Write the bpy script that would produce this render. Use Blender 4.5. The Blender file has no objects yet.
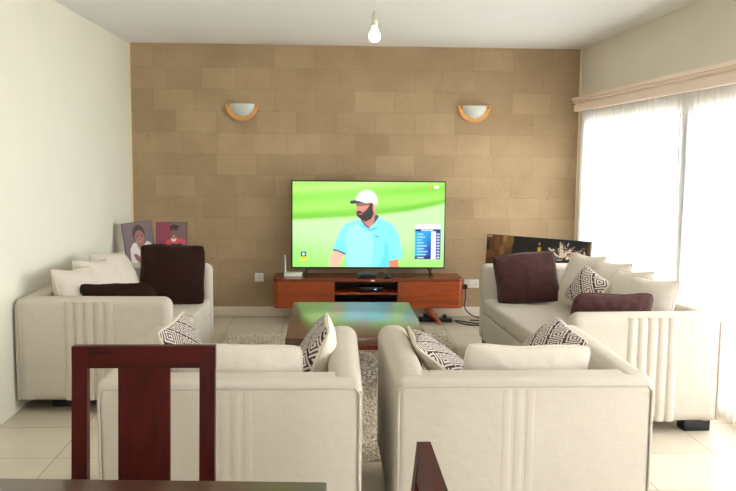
import bpy, bmesh, math, random
import numpy as np
from mathutils import Vector, Matrix, noise

random.seed(7)
S = bpy.context.scene
COL = S.collection

# ------------------------------------------------------------------ camera
YAW, PITCH, ROLL, FPX, EYE = 0.048, 0.106, -0.009, 840.0, 1.58
cy, sy, cp, sp = math.cos(YAW), math.sin(YAW), math.cos(PITCH), math.sin(PITCH)
fw = Vector((sy * cp, cy * cp, -sp)); r0 = Vector((cy, -sy, 0)); u0 = r0.cross(fw)
cr, sr = math.cos(ROLL), math.sin(ROLL)
rv = cr * r0 - sr * u0; uv = sr * r0 + cr * u0
cam = bpy.data.objects.new('camera', bpy.data.cameras.new('camera')); COL.objects.link(cam)
cam.data.sensor_width = 36.0; cam.data.lens = FPX * 36.0 / 736.0
cam.data.clip_start = 0.05
M4 = Matrix((rv, uv, -fw)).transposed().to_4x4(); M4.translation = (0, 0, EYE)
cam.matrix_world = M4
S.camera = cam

# ------------------------------------------------------------------ world, daylight, exposure
W = bpy.data.worlds.new('daylight'); S.world = W; W.use_nodes = True
bg = W.node_tree.nodes['Background']
bg.inputs[0].default_value = (1.0, 0.988, 0.985, 1); bg.inputs[1].default_value = 15.0
S.view_settings.view_transform = 'Standard'; S.view_settings.look = 'None'
S.view_settings.gamma = 1.0; S.view_settings.exposure = 0.03
S.view_settings.use_curve_mapping = False
try:
    S.cycles.use_denoising = True
    S.cycles.max_bounces = 10; S.cycles.diffuse_bounces = 6; S.cycles.transparent_max_bounces = 12
    S.cycles.sample_clamp_indirect = 6.0
except Exception:
    pass

# room
XL, XR, YB, YF, CEIL = -1.90, 2.467, 8.221, -2.6, 2.632
WIN1 = (1.11, 7.96, 0.08, 1.96)         # y0 y1 z0 z1 on the right wall
WIN3 = (-1.6, 0.2, 0.9, 2.1)         # y0 y1 z0 z1 on the right wall, dining end
WIN2 = (-0.5, 1.2, 0.9, 2.1)         # x0 x1 z0 z1 on the wall behind the camera

def portal(name, loc, normal, sx, sz):
    l = bpy.data.lights.new(name, 'AREA'); l.shape = 'RECTANGLE'; l.size = sx; l.size_y = sz
    l.cycles.is_portal = True
    o = bpy.data.objects.new(name, l); COL.objects.link(o)
    o.matrix_world = Vector(normal).to_track_quat('-Z', 'Y').to_matrix().to_4x4()
    o.location = loc
    return o
portal('daylight_portal', (XR + .16, (WIN1[0] + WIN1[1]) / 2, (WIN1[2] + WIN1[3]) / 2), (-1, 0, 0), WIN1[1] - WIN1[0], WIN1[3] - WIN1[2])
portal('daylight_portal', (XR + .16, (WIN3[0] + WIN3[1]) / 2, (WIN3[2] + WIN3[3]) / 2), (-1, 0, 0), WIN3[1] - WIN3[0], WIN3[3] - WIN3[2])
portal('daylight_portal', ((WIN2[0] + WIN2[1]) / 2, YF - .16, (WIN2[2] + WIN2[3]) / 2), (0, 1, 0), WIN2[1] - WIN2[0], WIN2[3] - WIN2[2])

# ------------------------------------------------------------------ materials
def lin(r, g, b):
    f = lambda c: (c / 255 / 12.92) if c <= 10 else ((c / 255 + .055) / 1.055) ** 2.4
    return (f(r), f(g), f(b), 1)

class NT:
    def __init__(s, name):
        s.m = bpy.data.materials.new(name); s.m.use_nodes = True
        s.t = s.m.node_tree; s.b = s.t.nodes['Principled BSDF']; s.out = s.t.nodes['Material Output']
    def n(s, typ, **kw):
        x = s.t.nodes.new(typ)
        for k, v in kw.items():
            if k.startswith('_'): setattr(x, k[1:], v)
            else: x.inputs[k.replace('__', ' ')].default_value = v
        return x
    def l(s, a, b): s.t.links.new(a, b)
    def coord(s, scale=(1, 1, 1), world=False):
        src = s.n('ShaderNodeNewGeometry').outputs['Position'] if world else s.n('ShaderNodeTexCoord').outputs['Object']
        mp = s.n('ShaderNodeMapping'); mp.inputs['Scale'].default_value = scale
        s.l(src, mp.inputs['Vector']); return mp.outputs['Vector']
    def ramp(s, fac, stops):
        r = s.n('ShaderNodeValToRGB'); e = r.color_ramp.elements
        e[0].position, e[0].color = stops[0]; e[1].position, e[1].color = stops[-1]
        for p, c in stops[1:-1]:
            q = e.new(p); q.color = c
        s.l(fac, r.inputs['Fac']); return r.outputs['Color']
    def bump(s, h, strength=.2, dist=.01):
        b = s.n('ShaderNodeBump'); b.inputs['Strength'].default_value = strength; b.inputs['Distance'].default_value = dist
        s.l(h, b.inputs['Height']); s.l(b.outputs['Normal'], s.b.inputs['Normal'])

def plain(name, c, rough=.6, metal=0, noise_amt=.06, scale=6, spec=.5):
    t = NT(name); v = t.coord()
    nz = t.n('ShaderNodeTexNoise', Scale=scale, Detail=4.0); t.l(v, nz.inputs['Vector'])
    d = lambda k: (c[0] * k, c[1] * k, c[2] * k, 1)
    t.l(t.ramp(nz.outputs['Fac'], [(.3, d(1 - noise_amt)), (.7, d(1 + noise_amt))]), t.b.inputs['Base Color'])
    t.b.inputs['Roughness'].default_value = rough; t.b.inputs['Metallic'].default_value = metal
    t.b.inputs['Specular IOR Level'].default_value = spec
    return t.m

def fabric(name, c, weave=.035, rough=.9, fuzz=0.0, bumps=.25):
    t = NT(name); v = t.coord()
    a = t.n('ShaderNodeTexNoise', Scale=1.0, Detail=3.0); b = t.n('ShaderNodeTexNoise', Scale=1.0, Detail=3.0)
    m1 = t.n('ShaderNodeMapping'); m1.inputs['Scale'].default_value = (18, 18, 260); t.l(v, m1.inputs['Vector']); t.l(m1.outputs[0], a.inputs['Vector'])
    m2 = t.n('ShaderNodeMapping'); m2.inputs['Scale'].default_value = (240, 240, 14); t.l(v, m2.inputs['Vector']); t.l(m2.outputs[0], b.inputs['Vector'])
    ad = t.n('ShaderNodeMath', _operation='ADD'); t.l(a.outputs['Fac'], ad.inputs[0]); t.l(b.outputs['Fac'], ad.inputs[1])
    hf = t.n('ShaderNodeMath', _operation='MULTIPLY'); hf.inputs[1].default_value = .5; t.l(ad.outputs[0], hf.inputs[0])
    d = lambda k: (c[0] * k, c[1] * k, c[2] * k, 1)
    t.l(t.ramp(hf.outputs[0], [(.36, d(1 - 2.2 * weave)), (.64, d(1 + 2.2 * weave))]), t.b.inputs['Base Color'])
    t.b.inputs['Roughness'].default_value = rough; t.b.inputs['Specular IOR Level'].default_value = .2
    big = t.n('ShaderNodeTexNoise', Scale=9.0, Detail=2.0); t.l(v, big.inputs['Vector'])
    ml = t.n('ShaderNodeMath', _operation='MULTIPLY_ADD'); ml.inputs[1].default_value = .12
    t.l(hf.outputs[0], ml.inputs[0]); t.l(big.outputs['Fac'], ml.inputs[2])
    t.bump(ml.outputs[0], bumps, .02)
    if fuzz:
        t.b.inputs['Sheen Weight'].default_value = fuzz; t.b.inputs['Sheen Roughness'].default_value = .4
    return t.m

def wood(name, c1, c2, rough=.3, axis='X', scale=1.0, coat=0.0, spec=.5):
    t = NT(name); sc = {'X': (1.2, 14, 14), 'Y': (14, 1.2, 14), 'Z': (14, 14, 1.2)}[axis]
    v = t.coord(tuple(k * scale for k in sc))
    a = t.n('ShaderNodeTexNoise', Scale=1.0, Detail=6.0, Distortion=1.2); t.l(v, a.inputs['Vector'])
    b = t.n('ShaderNodeTexNoise', Scale=6.0, Detail=3.0); t.l(v, b.inputs['Vector'])
    mx = t.n('ShaderNodeMath', _operation='MULTIPLY_ADD'); mx.inputs[1].default_value = .35
    t.l(b.outputs['Fac'], mx.inputs[0]); t.l(a.outputs['Fac'], mx.inputs[2])
    t.l(t.ramp(mx.outputs[0], [(.45, c1), (.62, c2), (.9, c1)]), t.b.inputs['Base Color'])
    t.b.inputs['Roughness'].default_value = rough; t.b.inputs['Coat Weight'].default_value = coat
    t.b.inputs['Coat Roughness'].default_value = .24; t.b.inputs['Coat IOR'].default_value = 1.75; t.b.inputs['Specular IOR Level'].default_value = spec
    return t.m

def emit(name, c, k):
    t = NT(name); t.b.inputs['Base Color'].default_value = c
    t.b.inputs['Emission Color'].default_value = c; t.b.inputs['Emission Strength'].default_value = k
    return t.m

def attr_mat(name, emission=0.0, rough=.6, base=1.0, spec=.5, weave=False):
    t = NT(name); a = t.n('ShaderNodeAttribute', _attribute_name='paint')
    if emission:
        t.b.inputs['Base Color'].default_value = (.004, .004, .004, 1)
        t.l(a.outputs['Color'], t.b.inputs['Emission Color']); t.b.inputs['Emission Strength'].default_value = emission
    else:
        t.l(a.outputs['Color'], t.b.inputs['Base Color'])
    if weave:
        v = t.coord((160, 160, 160)); nz = t.n('ShaderNodeTexNoise', Scale=1.0); t.l(v, nz.inputs['Vector']); t.bump(nz.outputs['Fac'], .3, .004)
    t.b.inputs['Roughness'].default_value = rough; t.b.inputs['Specular IOR Level'].default_value = spec
    return t.m

def mat_blocks():
    t = NT('stone_blocks')
    p = t.n('ShaderNodeNewGeometry').outputs['Position']
    wob = t.n('ShaderNodeTexNoise', Scale=3.0, Detail=2.0); t.l(p, wob.inputs['Vector'])
    sx = t.n('ShaderNodeSeparateXYZ'); t.l(p, sx.inputs[0])
    cx = t.n('ShaderNodeCombineXYZ'); t.l(sx.outputs[0], cx.inputs[0]); t.l(sx.outputs[2], cx.inputs[1])
    of = t.n('ShaderNodeVectorMath', _operation='ADD'); of.inputs[1].default_value = (2.05, -2.632 + .205 * 14 + .012, 0)
    t.l(cx.outputs[0], of.inputs[0])
    wv = t.n('ShaderNodeVectorMath', _operation='MULTIPLY_ADD'); wv.inputs[1].default_value = (.014, .014, 0)
    t.l(wob.outputs['Color'], wv.inputs[0]); t.l(of.outputs[0], wv.inputs[2])
    br = t.n('ShaderNodeTexBrick'); br.offset = .46; br.offset_frequency = 2; br.squash = .86; br.squash_frequency = 3
    br.inputs['Scale'].default_value = 1.0; br.inputs['Mortar Size'].default_value = .0035; br.inputs['Mortar Smooth'].default_value = .6
    br.inputs['Brick Width'].default_value = .385; br.inputs['Row Height'].default_value = .205; br.inputs['Bias'].default_value = -.15
    br.inputs['Color1'].default_value = lin(160, 138, 110); br.inputs['Color2'].default_value = lin(175, 153, 123); br.inputs['Mortar'].default_value = lin(154, 132, 102)
    t.l(wv.outputs[0], br.inputs['Vector'])
    n1 = t.n('ShaderNodeTexNoise', Scale=2.2, Detail=6.0, Roughness=.6); t.l(p, n1.inputs['Vector'])
    n2 = t.n('ShaderNodeTexNoise', Scale=38.0, Detail=3.0); t.l(p, n2.inputs['Vector'])
    m1 = t.n('ShaderNodeMix', _data_type='RGBA', _blend_type='MULTIPLY'); m1.inputs[0].default_value = 1
    t.l(br.outputs['Color'], m1.inputs[6]); t.l(t.ramp(n1.outputs['Fac'], [(.3, (.86, .84, .8, 1)), (.7, (1.08, 1.07, 1.06, 1))]), m1.inputs[7])
    m2 = t.n('ShaderNodeMix', _data_type='RGBA', _blend_type='MULTIPLY'); m2.inputs[0].default_value = 1
    t.l(m1.outputs[2], m2.inputs[6]); t.l(t.ramp(n2.outputs['Fac'], [(.24, (.66, .62, .57, 1)), (.31, (1, 1, 1, 1))]), m2.inputs[7])
    t.l(m2.outputs[2], t.b.inputs['Base Color'])
    t.b.inputs['Roughness'].default_value = .85; t.b.inputs['Specular IOR Level'].default_value = .25
    sub = t.n('ShaderNodeMath', _operation='MULTIPLY_ADD'); sub.inputs[1].default_value = -.5
    t.l(br.outputs['Fac'], sub.inputs[0]); t.l(n2.outputs['Fac'], sub.inputs[2]); t.bump(sub.outputs[0], .35, .01)
    return t.m

def mat_tiles():
    t = NT('floor_tiles')
    p = t.n('ShaderNodeNewGeometry').outputs['Position']
    of = t.n('ShaderNodeVectorMath', _operation='ADD'); of.inputs[1].default_value = (1.415 + 10, -4.309 + 20, 0); t.l(p, of.inputs[0])
    br = t.n('ShaderNodeTexBrick'); br.offset = 0; br.squash = 1
    br.inputs['Scale'].default_value = 1; br.inputs['Brick Width'].default_value = .5; br.inputs['Row Height'].default_value = .5
    br.inputs['Mortar Size'].default_value = .002; br.inputs['Mortar Smooth'].default_value = .2; br.inputs['Bias'].default_value = 0
    br.inputs['Color1'].default_value = lin(205, 196, 180); br.inputs['Color2'].default_value = lin(212, 203, 188); br.inputs['Mortar'].default_value = lin(122, 112, 98)
    t.l(of.outputs[0], br.inputs['Vector'])
    n1 = t.n('ShaderNodeTexNoise', Scale=3.0, Detail=5.0); t.l(p, n1.inputs['Vector'])
    m1 = t.n('ShaderNodeMix', _data_type='RGBA', _blend_type='MULTIPLY'); m1.inputs[0].default_value = 1
    t.l(br.outputs['Color'], m1.inputs[6]); t.l(t.ramp(n1.outputs['Fac'], [(.3, (.95, .94, .93, 1)), (.7, (1.03, 1.03, 1.03, 1))]), m1.inputs[7])
    t.l(m1.outputs[2], t.b.inputs['Base Color']); t.b.inputs['Roughness'].default_value = .22; t.b.inputs['Specular IOR Level'].default_value = .45
    return t.m

def mat_sheer():
    t = NT('sheer_curtain'); t.t.nodes.remove(t.b)
    tr = t.n('ShaderNodeBsdfTransparent'); tl = t.n('ShaderNodeBsdfTranslucent'); df = t.n('ShaderNodeBsdfDiffuse')
    tl.inputs[0].default_value = (.92, .92, .92, 1); df.inputs[0].default_value = (.9, .9, .9, 1)
    a = t.n('ShaderNodeMixShader'); a.inputs[0].default_value = .35; t.l(tl.outputs[0], a.inputs[1]); t.l(df.outputs[0], a.inputs[2])
    v = t.coord((1, 30, 1)); nz = t.n('ShaderNodeTexNoise', Scale=3.0); t.l(v, nz.inputs['Vector'])
    mr = t.n('ShaderNodeMapRange'); mr.inputs[3].default_value = .55; mr.inputs[4].default_value = .75; t.l(nz.outputs['Fac'], mr.inputs[0])
    b = t.n('ShaderNodeMixShader'); t.l(mr.outputs[0], b.inputs[0]); t.l(tr.outputs[0], b.inputs[1]); t.l(a.outputs[0], b.inputs[2])
    t.l(b.outputs[0], t.out.inputs['Surface']); return t.m

def mat_glass():
    t = NT('window_glass'); t.t.nodes.remove(t.b)
    tr = t.n('ShaderNodeBsdfTransparent'); gl = t.n('ShaderNodeBsdfGlossy'); gl.inputs['Roughness'].default_value = .02
    tr.inputs[0].default_value = (.97, .98, .97, 1)
    fr = t.n('ShaderNodeFresnel'); fr.inputs[0].default_value = 1.3
    b = t.n('ShaderNodeMixShader'); t.l(fr.outputs[0], b.inputs[0]); t.l(tr.outputs[0], b.inputs[1]); t.l(gl.outputs[0], b.inputs[2])
    t.l(b.outputs[0], t.out.inputs['Surface']); return t.m

M = {}
M['blocks'] = mat_blocks(); M['tiles'] = mat_tiles(); M['sheer'] = mat_sheer(); M['glass'] = mat_glass()
M['wall_cream'] = plain('cream_wall_paint', lin(230, 229, 217), .75, noise_amt=.015, scale=2, spec=.2)
M['wall_beige'] = plain('beige_wall_paint', lin(226, 220, 206), .75, noise_amt=.015, scale=2, spec=.2)
M['ceiling'] = plain('white_ceiling_paint', lin(240, 241, 242), .85, noise_amt=.01, scale=2, spec=.1)
M['skirting'] = plain('skirting_tile', lin(226, 214, 198), .35, noise_amt=.02)
M['pelmet'] = plain('pelmet_paint', lin(244, 226, 212), .45, noise_amt=.02, scale=3)
M['white_frame'] = plain('white_window_metal', lin(225, 225, 225), .4, noise_amt=.02)
M['cream'] = fabric('cream_linen', lin(195, 187, 176), .016)
M['cream_piping'] = fabric('cream_piping', lin(184, 177, 166), .03)
M['cushion'] = fabric('cream_cushion_cloth', lin(211, 203, 193), .012, bumps=.4)
M['brown_fur'] = fabric('dark_brown_plush', lin(40, 18, 11), .14, fuzz=.12, bumps=.9)
M['plum_fur'] = fabric('plum_brown_plush', lin(68, 42, 41), .12, fuzz=.25, bumps=.9)
M['foot'] = plain('black_sofa_foot', lin(28, 26, 30), .5)
M['unit'] = wood('cherry_veneer', lin(112, 46, 16), lin(150, 68, 28), .3, 'X')
M['unit_top'] = wood('cherry_top', lin(92, 40, 20), lin(122, 58, 32), .25, 'X')
M['unit_dark'] = plain('dark_niche', lin(30, 16, 10), .6)
M['table_top'] = wood('polished_table_top', lin(62, 26, 12), lin(86, 40, 19), .3, 'Y', coat=1.0)
M['table_side'] = wood('table_side', lin(92, 30, 14), lin(120, 44, 22), .3, 'X')
M['mahogany'] = wood('mahogany', lin(36, 7, 4), lin(66, 14, 7), .42, 'Z', spec=.12)
M['mahogany_h'] = wood('mahogany_rail', lin(38, 8, 5), lin(70, 16, 8), .42, 'X', spec=.12)
M['dining_top'] = wood('dining_table_top', lin(46, 26, 18), lin(70, 40, 28), .3, 'X', coat=.15)
M['black'] = plain('black_plastic', lin(18, 18, 19), .35, noise_amt=.02)
M['white_plastic'] = plain('white_plastic', lin(224, 222, 216), .4, noise_amt=.01)
M['led'] = emit('device_light', lin(200, 230, 255), 1.5)
M['sconce_wood'] = wood('sconce_pine', lin(196, 134, 66), lin(214, 154, 86), .4, 'X')
M['frosted'] = plain('frosted_glass', lin(205, 212, 205), .25, noise_amt=.04, scale=20)
M['brass'] = plain('bulb_cap_metal', lin(200, 196, 186), .35, metal=.8, noise_amt=.02)
M['bulb'] = emit('lit_bulb', lin(255, 214, 140), 45.0)
M['canvas_edge'] = plain('dark_canvas_edge', lin(38, 24, 20), .6)
M['screen'] = attr_mat('tv_picture', emission=1.22, rough=.25)
M['print'] = attr_mat('printed_canvas', rough=.35)
M['print_dark'] = attr_mat('dark_printed_canvas', rough=.3)
M['keycloth'] = attr_mat('woven_key_pattern', rough=.9, spec=.2, weave=True)
M['corner'] = plain('plaster_edge', lin(226, 214, 180), .8)

# ------------------------------------------------------------------ mesh helpers
def link(name, me, mat, parent=None):
    o = bpy.data.objects.new(name, me); COL.objects.link(o)
    for m in (mat if isinstance(mat, (list, tuple)) else [mat]): me.materials.append(m)
    if parent is not None: o.parent = parent
    return o

class MB:
    def __init__(s): s.bm = bmesh.new()
    def box(s, x0, x1, y0, y1, z0, z1, bev=0.0, seg=3, rot=None, piv=None):
        g = bmesh.ops.create_cube(s.bm, size=1.0)['verts']
        for v in g:
            v.co = Vector((x0 + (v.co.x + .5) * (x1 - x0), y0 + (v.co.y + .5) * (y1 - y0), z0 + (v.co.z + .5) * (z1 - z0)))
        vs = set(g)
        if bev > 0:
            es = list({e for v in g for e in v.link_edges})
            n0 = set(s.bm.verts) - vs
            bmesh.ops.bevel(s.bm, geom=es, offset=bev, segments=seg, profile=.5, affect='EDGES', clamp_overlap=True)
            vs = set(s.bm.verts) - n0
        if rot is not None:
            pv = Vector(piv if piv else ((x0 + x1) / 2, (y0 + y1) / 2, (z0 + z1) / 2))
            for v in vs: v.co = pv + rot @ (v.co - pv)
        return vs
    def prism(s, pts, d0, d1, axis='y', bev=0.0):
        """closed outline pts (a,b) extruded along axis from d0 to d1"""
        mk = {'y': lambda a, b, d: (a, d, b), 'x': lambda a, b, d: (d, a, b), 'z': lambda a, b, d: (a, b, d)}[axis]
        A = [s.bm.verts.new(mk(a, b, d0)) for a, b in pts]; B = [s.bm.verts.new(mk(a, b, d1)) for a, b in pts]
        n = len(pts); fs = [s.bm.faces.new(A), s.bm.faces.new(B[::-1])]
        for i in range(n): fs.append(s.bm.faces.new((A[i], B[i], B[(i + 1) % n], A[(i + 1) % n])))
        return A + B
    def tube(s, path, r, seg=8, closed=False):
        P = [Vector(p) for p in path]; n = len(P); rings = []
        rr = r if isinstance(r, (list, tuple)) else [r] * n
        up = None
        for i in range(n):
            t = (P[(i + 1) % n] - P[i - 1]) if closed else (P[min(i + 1, n - 1)] - P[max(i - 1, 0)])
            t.normalize()
            if up is None: up = t.orthogonal().normalized()
            up = (up - t * up.dot(t))
            up = up.normalized() if up.length > 1e-6 else t.orthogonal().normalized()
            sd = t.cross(up)
            rings.append([s.bm.verts.new(P[i] + rr[i] * (math.cos(a) * up + math.sin(a) * sd)) for a in [2 * math.pi * k / seg for k in range(seg)]])
        for i in range(n if closed else n - 1):
            a, b = rings[i], rings[(i + 1) % n]
            for k in range(seg): s.bm.faces.new((a[k], a[(k + 1) % seg], b[(k + 1) % seg], b[k]))
        if not closed:
            s.bm.faces.new(rings[0][::-1]); s.bm.faces.new(rings[-1])
    def lathe(s, prof, c=(0, 0, 0), seg=24):
        rings = []
        for r, z in prof:
            rings.append([s.bm.verts.new((c[0] + max(r, 1e-4) * math.cos(2 * math.pi * k / seg), c[1] + max(r, 1e-4) * math.sin(2 * math.pi * k / seg), c[2] + z)) for k in range(seg)])
        for a, b in zip(rings, rings[1:]):
            for k in range(seg): s.bm.faces.new((a[k], a[(k + 1) % seg], b[(k + 1) % seg], b[k]))
        s.bm.faces.new(rings[0][::-1]); s.bm.faces.new(rings[-1])
    def done(s, name, mat, parent=None, smooth=True):
        bmesh.ops.recalc_face_normals(s.bm, faces=s.bm.faces)
        me = bpy.data.meshes.new(name); s.bm.to_mesh(me); s.bm.free()
        if smooth:
            me.polygons.foreach_set('use_smooth', [True] * len(me.polygons))
            try: me.set_sharp_from_angle(angle=math.radians(38))
            except Exception: pass
        return link(name, me, mat, parent)

def thing(name, label, cat, loc=(0, 0, 0), rotz=0.0, group=None):
    o = bpy.data.objects.new(name, None); COL.objects.link(o); o.empty_display_size = .1
    o.location = loc; o.rotation_euler = (0, 0, rotz); o['label'] = label; o['category'] = cat
    if group: o['group'] = group
    return o
def tag(o, label, cat, group=None):
    o['label'] = label; o['category'] = cat
    if group: o['group'] = group
    return o
def struct(o):
    o['kind'] = 'structure'; return o
def bx(name, mat, parent, *a, **k):
    m = MB(); m.box(*a, **k); return m.done(name, mat, parent)
def copy_tree(o, parent=None):
    c = o.copy(); COL.objects.link(c)
    if parent is not None: c.parent = parent
    for ch in list(o.children): copy_tree(ch, c)
    return c
def spline(pts, n=8):
    P = [Vector(p) for p in pts]; out = []
    for i in range(len(P) - 1):
        a, b, c, d = P[max(i - 1, 0)], P[i], P[i + 1], P[min(i + 2, len(P) - 1)]
        for k in range(n):
            t = k / n
            out.append(.5 * ((2 * b) + (c - a) * t + (2 * a - 5 * b + 4 * c - d) * t * t + (3 * b - a - 3 * c + d) * t ** 3))
    out.append(P[-1]); return out

# ------------------------------------------------------------------ painter for flat printed or shown pictures
class Paint:
    def __init__(s, w, h, x0, y0, x1, y1, ss=2):
        s.w, s.h, s.ss = w, h, ss
        X = x0 + (np.arange(w * ss) + .5) / (w * ss) * (x1 - x0); Y = y0 + (np.arange(h * ss) + .5) / (h * ss) * (y1 - y0)
        s.X, s.Y = np.meshgrid(X, Y); s.C = np.zeros((h * ss, w * ss, 3))
    def c(s, col): return np.array(lin(*col)[:3])
    def fill(s, mask, col, a=1.0):
        m = (mask * a)[..., None]; s.C = s.C * (1 - m) + s.c(col) * m
    def poly(s, pts, col, off=(0, 0), k=1.0, a=1.0):
        P = [(off[0] + p[0] * k, off[1] + p[1] * k) for p in pts]; m = np.zeros(s.X.shape, bool)
        for (xa, ya), (xb, yb) in zip(P, P[1:] + P[:1]):
            if ya == yb: continue
            m ^= ((s.Y > ya) != (s.Y > yb)) & (s.X < (xb - xa) * (s.Y - ya) / (yb - ya) + xa)
        s.fill(m.astype(float), col, a)
    def rect(s, x0, y0, x1, y1, col, a=1.0): s.fill(((s.X >= x0) & (s.X <= x1) & (s.Y >= y0) & (s.Y <= y1)).astype(float), col, a)
    def ell(s, cx, cy, rx, ry, col, a=1.0, soft=False):
        d = ((s.X - cx) / rx) ** 2 + ((s.Y - cy) / ry) ** 2
        s.fill(np.clip(1 - d, 0, 1) if soft else (d <= 1).astype(float), col, a)
    def line(s, pts, wd, col, off=(0, 0), k=1.0, a=1.0):
        P = [(off[0] + p[0] * k, off[1] + p[1] * k) for p in pts]
        for (xa, ya), (xb, yb) in zip(P, P[1:]):
            L = max((xb - xa) ** 2 + (yb - ya) ** 2, 1e-9); t = np.clip(((s.X - xa) * (xb - xa) + (s.Y - ya) * (yb - ya)) / L, 0, 1)
            d = np.hypot(s.X - xa - t * (xb - xa), s.Y - ya - t * (yb - ya)); s.fill((d < wd * k / 2).astype(float), col, a)
    def blur(s, n=1):
        for _ in range(n):
            A = np.pad(s.C, ((1, 1), (1, 1), (0, 0)), mode='edge')
            s.C = (A[:-2, 1:-1] + A[2:, 1:-1] + A[1:-1, :-2] + A[1:-1, 2:] + 2 * A[1:-1, 1:-1]) / 6
    def get(s):
        return s.C.reshape(s.h, s.ss, s.w, s.ss, 3).mean((1, 3))

def grid_picture(name, img, w, h, mat, parent, y=0.0):
    """picture plane in local XZ, centred in x, bottom at z=0, facing -Y; one mesh vertex per sample"""
    H, Wn = img.shape[:2]
    xs = np.linspace(-w / 2, w / 2, Wn); zs = np.linspace(h, 0, H)
    V = np.zeros((H, Wn, 3)); V[..., 0] = xs[None, :]; V[..., 1] = y; V[..., 2] = zs[:, None]
    idx = np.arange(H * Wn).reshape(H, Wn)
    F = np.stack([idx[1:, :-1], idx[1:, 1:], idx[:-1, 1:], idx[:-1, :-1]], -1).reshape(-1, 4)
    me = bpy.data.meshes.new(name); me.from_pydata(V.reshape(-1, 3).tolist(), [], F.tolist())
    at = me.color_attributes.new('paint', 'FLOAT_COLOR', 'POINT')
    c = np.ones((H * Wn, 4), np.float32); c[:, :3] = img.reshape(-1, 3); at.data.foreach_set('color', c.ravel())
    return link(name, me, mat, parent)

# ------------------------------------------------------------------ room shell
T = .16
struct(bx('floor', M['tiles'], None, XL - T, XR + T, YF - T, YB + T, -.1, 0.0))
struct(bx('ceiling', M['ceiling'], None, XL - T, XR + T, YF - T, YB + T, CEIL, CEIL + .1))
struct(bx('wall_left', M['wall_cream'], None, XL - T, XL, YF - T, YB + T, 0, CEIL))
struct(bx('wall_back', M['blocks'], None, XL, XR, YB, YB + T, 0, CEIL))
m = MB()
for a in ((YF - T, WIN3[0], 0, CEIL), (WIN3[0], WIN3[1], 0, WIN3[2]), (WIN3[0], WIN3[1], WIN3[3], CEIL), (WIN3[1], WIN1[0], 0, CEIL),
          (WIN1[0], WIN1[1], 0, WIN1[2]), (WIN1[0], WIN1[1], WIN1[3], CEIL), (WIN1[1], YB + T, 0, CEIL)):
    m.box(XR, XR + T, *a)
struct(m.done('wall_right', M['wall_beige'], None, False))
m = MB()
for a in ((XL, WIN2[0], 0, CEIL), (WIN2[1], XR, 0, CEIL), (WIN2[0], WIN2[1], 0, WIN2[2]), (WIN2[0], WIN2[1], WIN2[3], CEIL)):
    m.box(a[0], a[1], YF - T, YF, a[2], a[3])
struct(m.done('wall_front', M['wall_cream'], None, False))

def window(n, lo, hi, z0, z1, side, panes, mw=.07, md=.04):
    """sliding window: frame, mullions and one glass pane per light"""
    w = bpy.data.objects.new('window_%d' % n, None); COL.objects.link(w); struct(w)
    def B(mb, a0, a1, zz0, zz1, d0, d1):
        if side == 'right': mb.box(XR + d0, XR + d1, a0, a1, zz0, zz1)
        else: mb.box(a0, a1, YF - d1, YF - d0, zz0, zz1)
    f = MB()
    B(f, lo, hi, z0, z0 + .05, .05, .11); B(f, lo, hi, z1 - .05, z1, .05, .11); B(f, lo, lo + .05, z0, z1, .05, .11); B(f, hi - .05, hi, z0, z1, .05, .11)
    fr = f.done('window_frame', M['white_frame'], w, False)
    step = (hi - lo - .1) / panes
    for i in range(panes):
        a = lo + .05 + i * step
        if i:
            q = MB(); B(q, a - mw / 2, a + mw / 2, z0 + .05, z1 - .05, md, .11); q.done('mullion', M['white_frame'], w, False)
        g = MB(); B(g, a + mw / 2 + .0005, a + step - mw / 2 - .0005, z0 + .051, z1 - .051, .078, .083); g.done('window_pane', M['glass'], w, False)
window(1, WIN1[0], WIN1[1], WIN1[2], WIN1[3], 'right', 3, .15, .0)
window(2, WIN2[0], WIN2[1], WIN2[2], WIN2[3], 'front', 3)
window(3, WIN3[0], WIN3[1], WIN3[2], WIN3[3], 'right', 3)
struct(bx('baseboard_back', M['skirting'], None, XL, XR, YB - .012, YB, 0, .095, bev=.004))
struct(bx('trim_1', M['corner'], None, XL, XL + .018, YB - .006, YB, .1, CEIL))
struct(bx('trim_2', M['corner'], None, XR - .018, XR, YB - .006, YB, .1, CEIL))
# outside ground so the view below the sky is a place, not a void
ground = bx('exterior_paving', plain('pale_paving', lin(214, 210, 200), .8), None, XR + T + .02, XR + 9, YF - 8, YB + 8, -.3, -.12)
struct(ground)
ground2 = bx('exterior_terrace', plain('pale_terrace', lin(214, 210, 200), .8), None, XL - 6, XR + T, YF - 9, YF - T - .02, -.3, -.12)
struct(ground2)

# ------------------------------------------------------------------ pelmet and sheer curtains
pel = thing('curtain_pelmet', 'pale pink painted curtain pelmet running along the top of the window', 'pelmet', (XR, 0, 0))
m = MB(); prof = [(-.108, 2.020), (-.112, 2.024), (-.112, 2.086), (-.100, 2.090), (-.100, 2.098), (-.126, 2.102), (-.126, 2.114), (-.116, 2.118), (-.116, 2.122), (-.138, 2.126), (-.138, 2.150), (-.09, 2.150), (-.09, 2.020)]
m.prism(prof, .9, 8.06, 'y'); m.done('front_board', M['pelmet'], pel)
bx('end_board', M['pelmet'], pel, -.09, 0, 8.03, 8.06, 2.02, 2.15)
bx('end_board', M['pelmet'], pel, -.09, 0, .9, .93, 2.02, 2.15)
bx('top_board', M['pelmet'], pel, -.09, 0, .93, 8.03, 2.135, 2.15)
rod = MB(); rod.tube([(XR - .045, .94, 2.104), (XR - .045, 8.025, 2.104)], .009); rod = rod.done('curtain_rod', M['white_plastic'])
tag(rod, 'thin white curtain rod hidden inside the pelmet', 'curtain rod')

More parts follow.
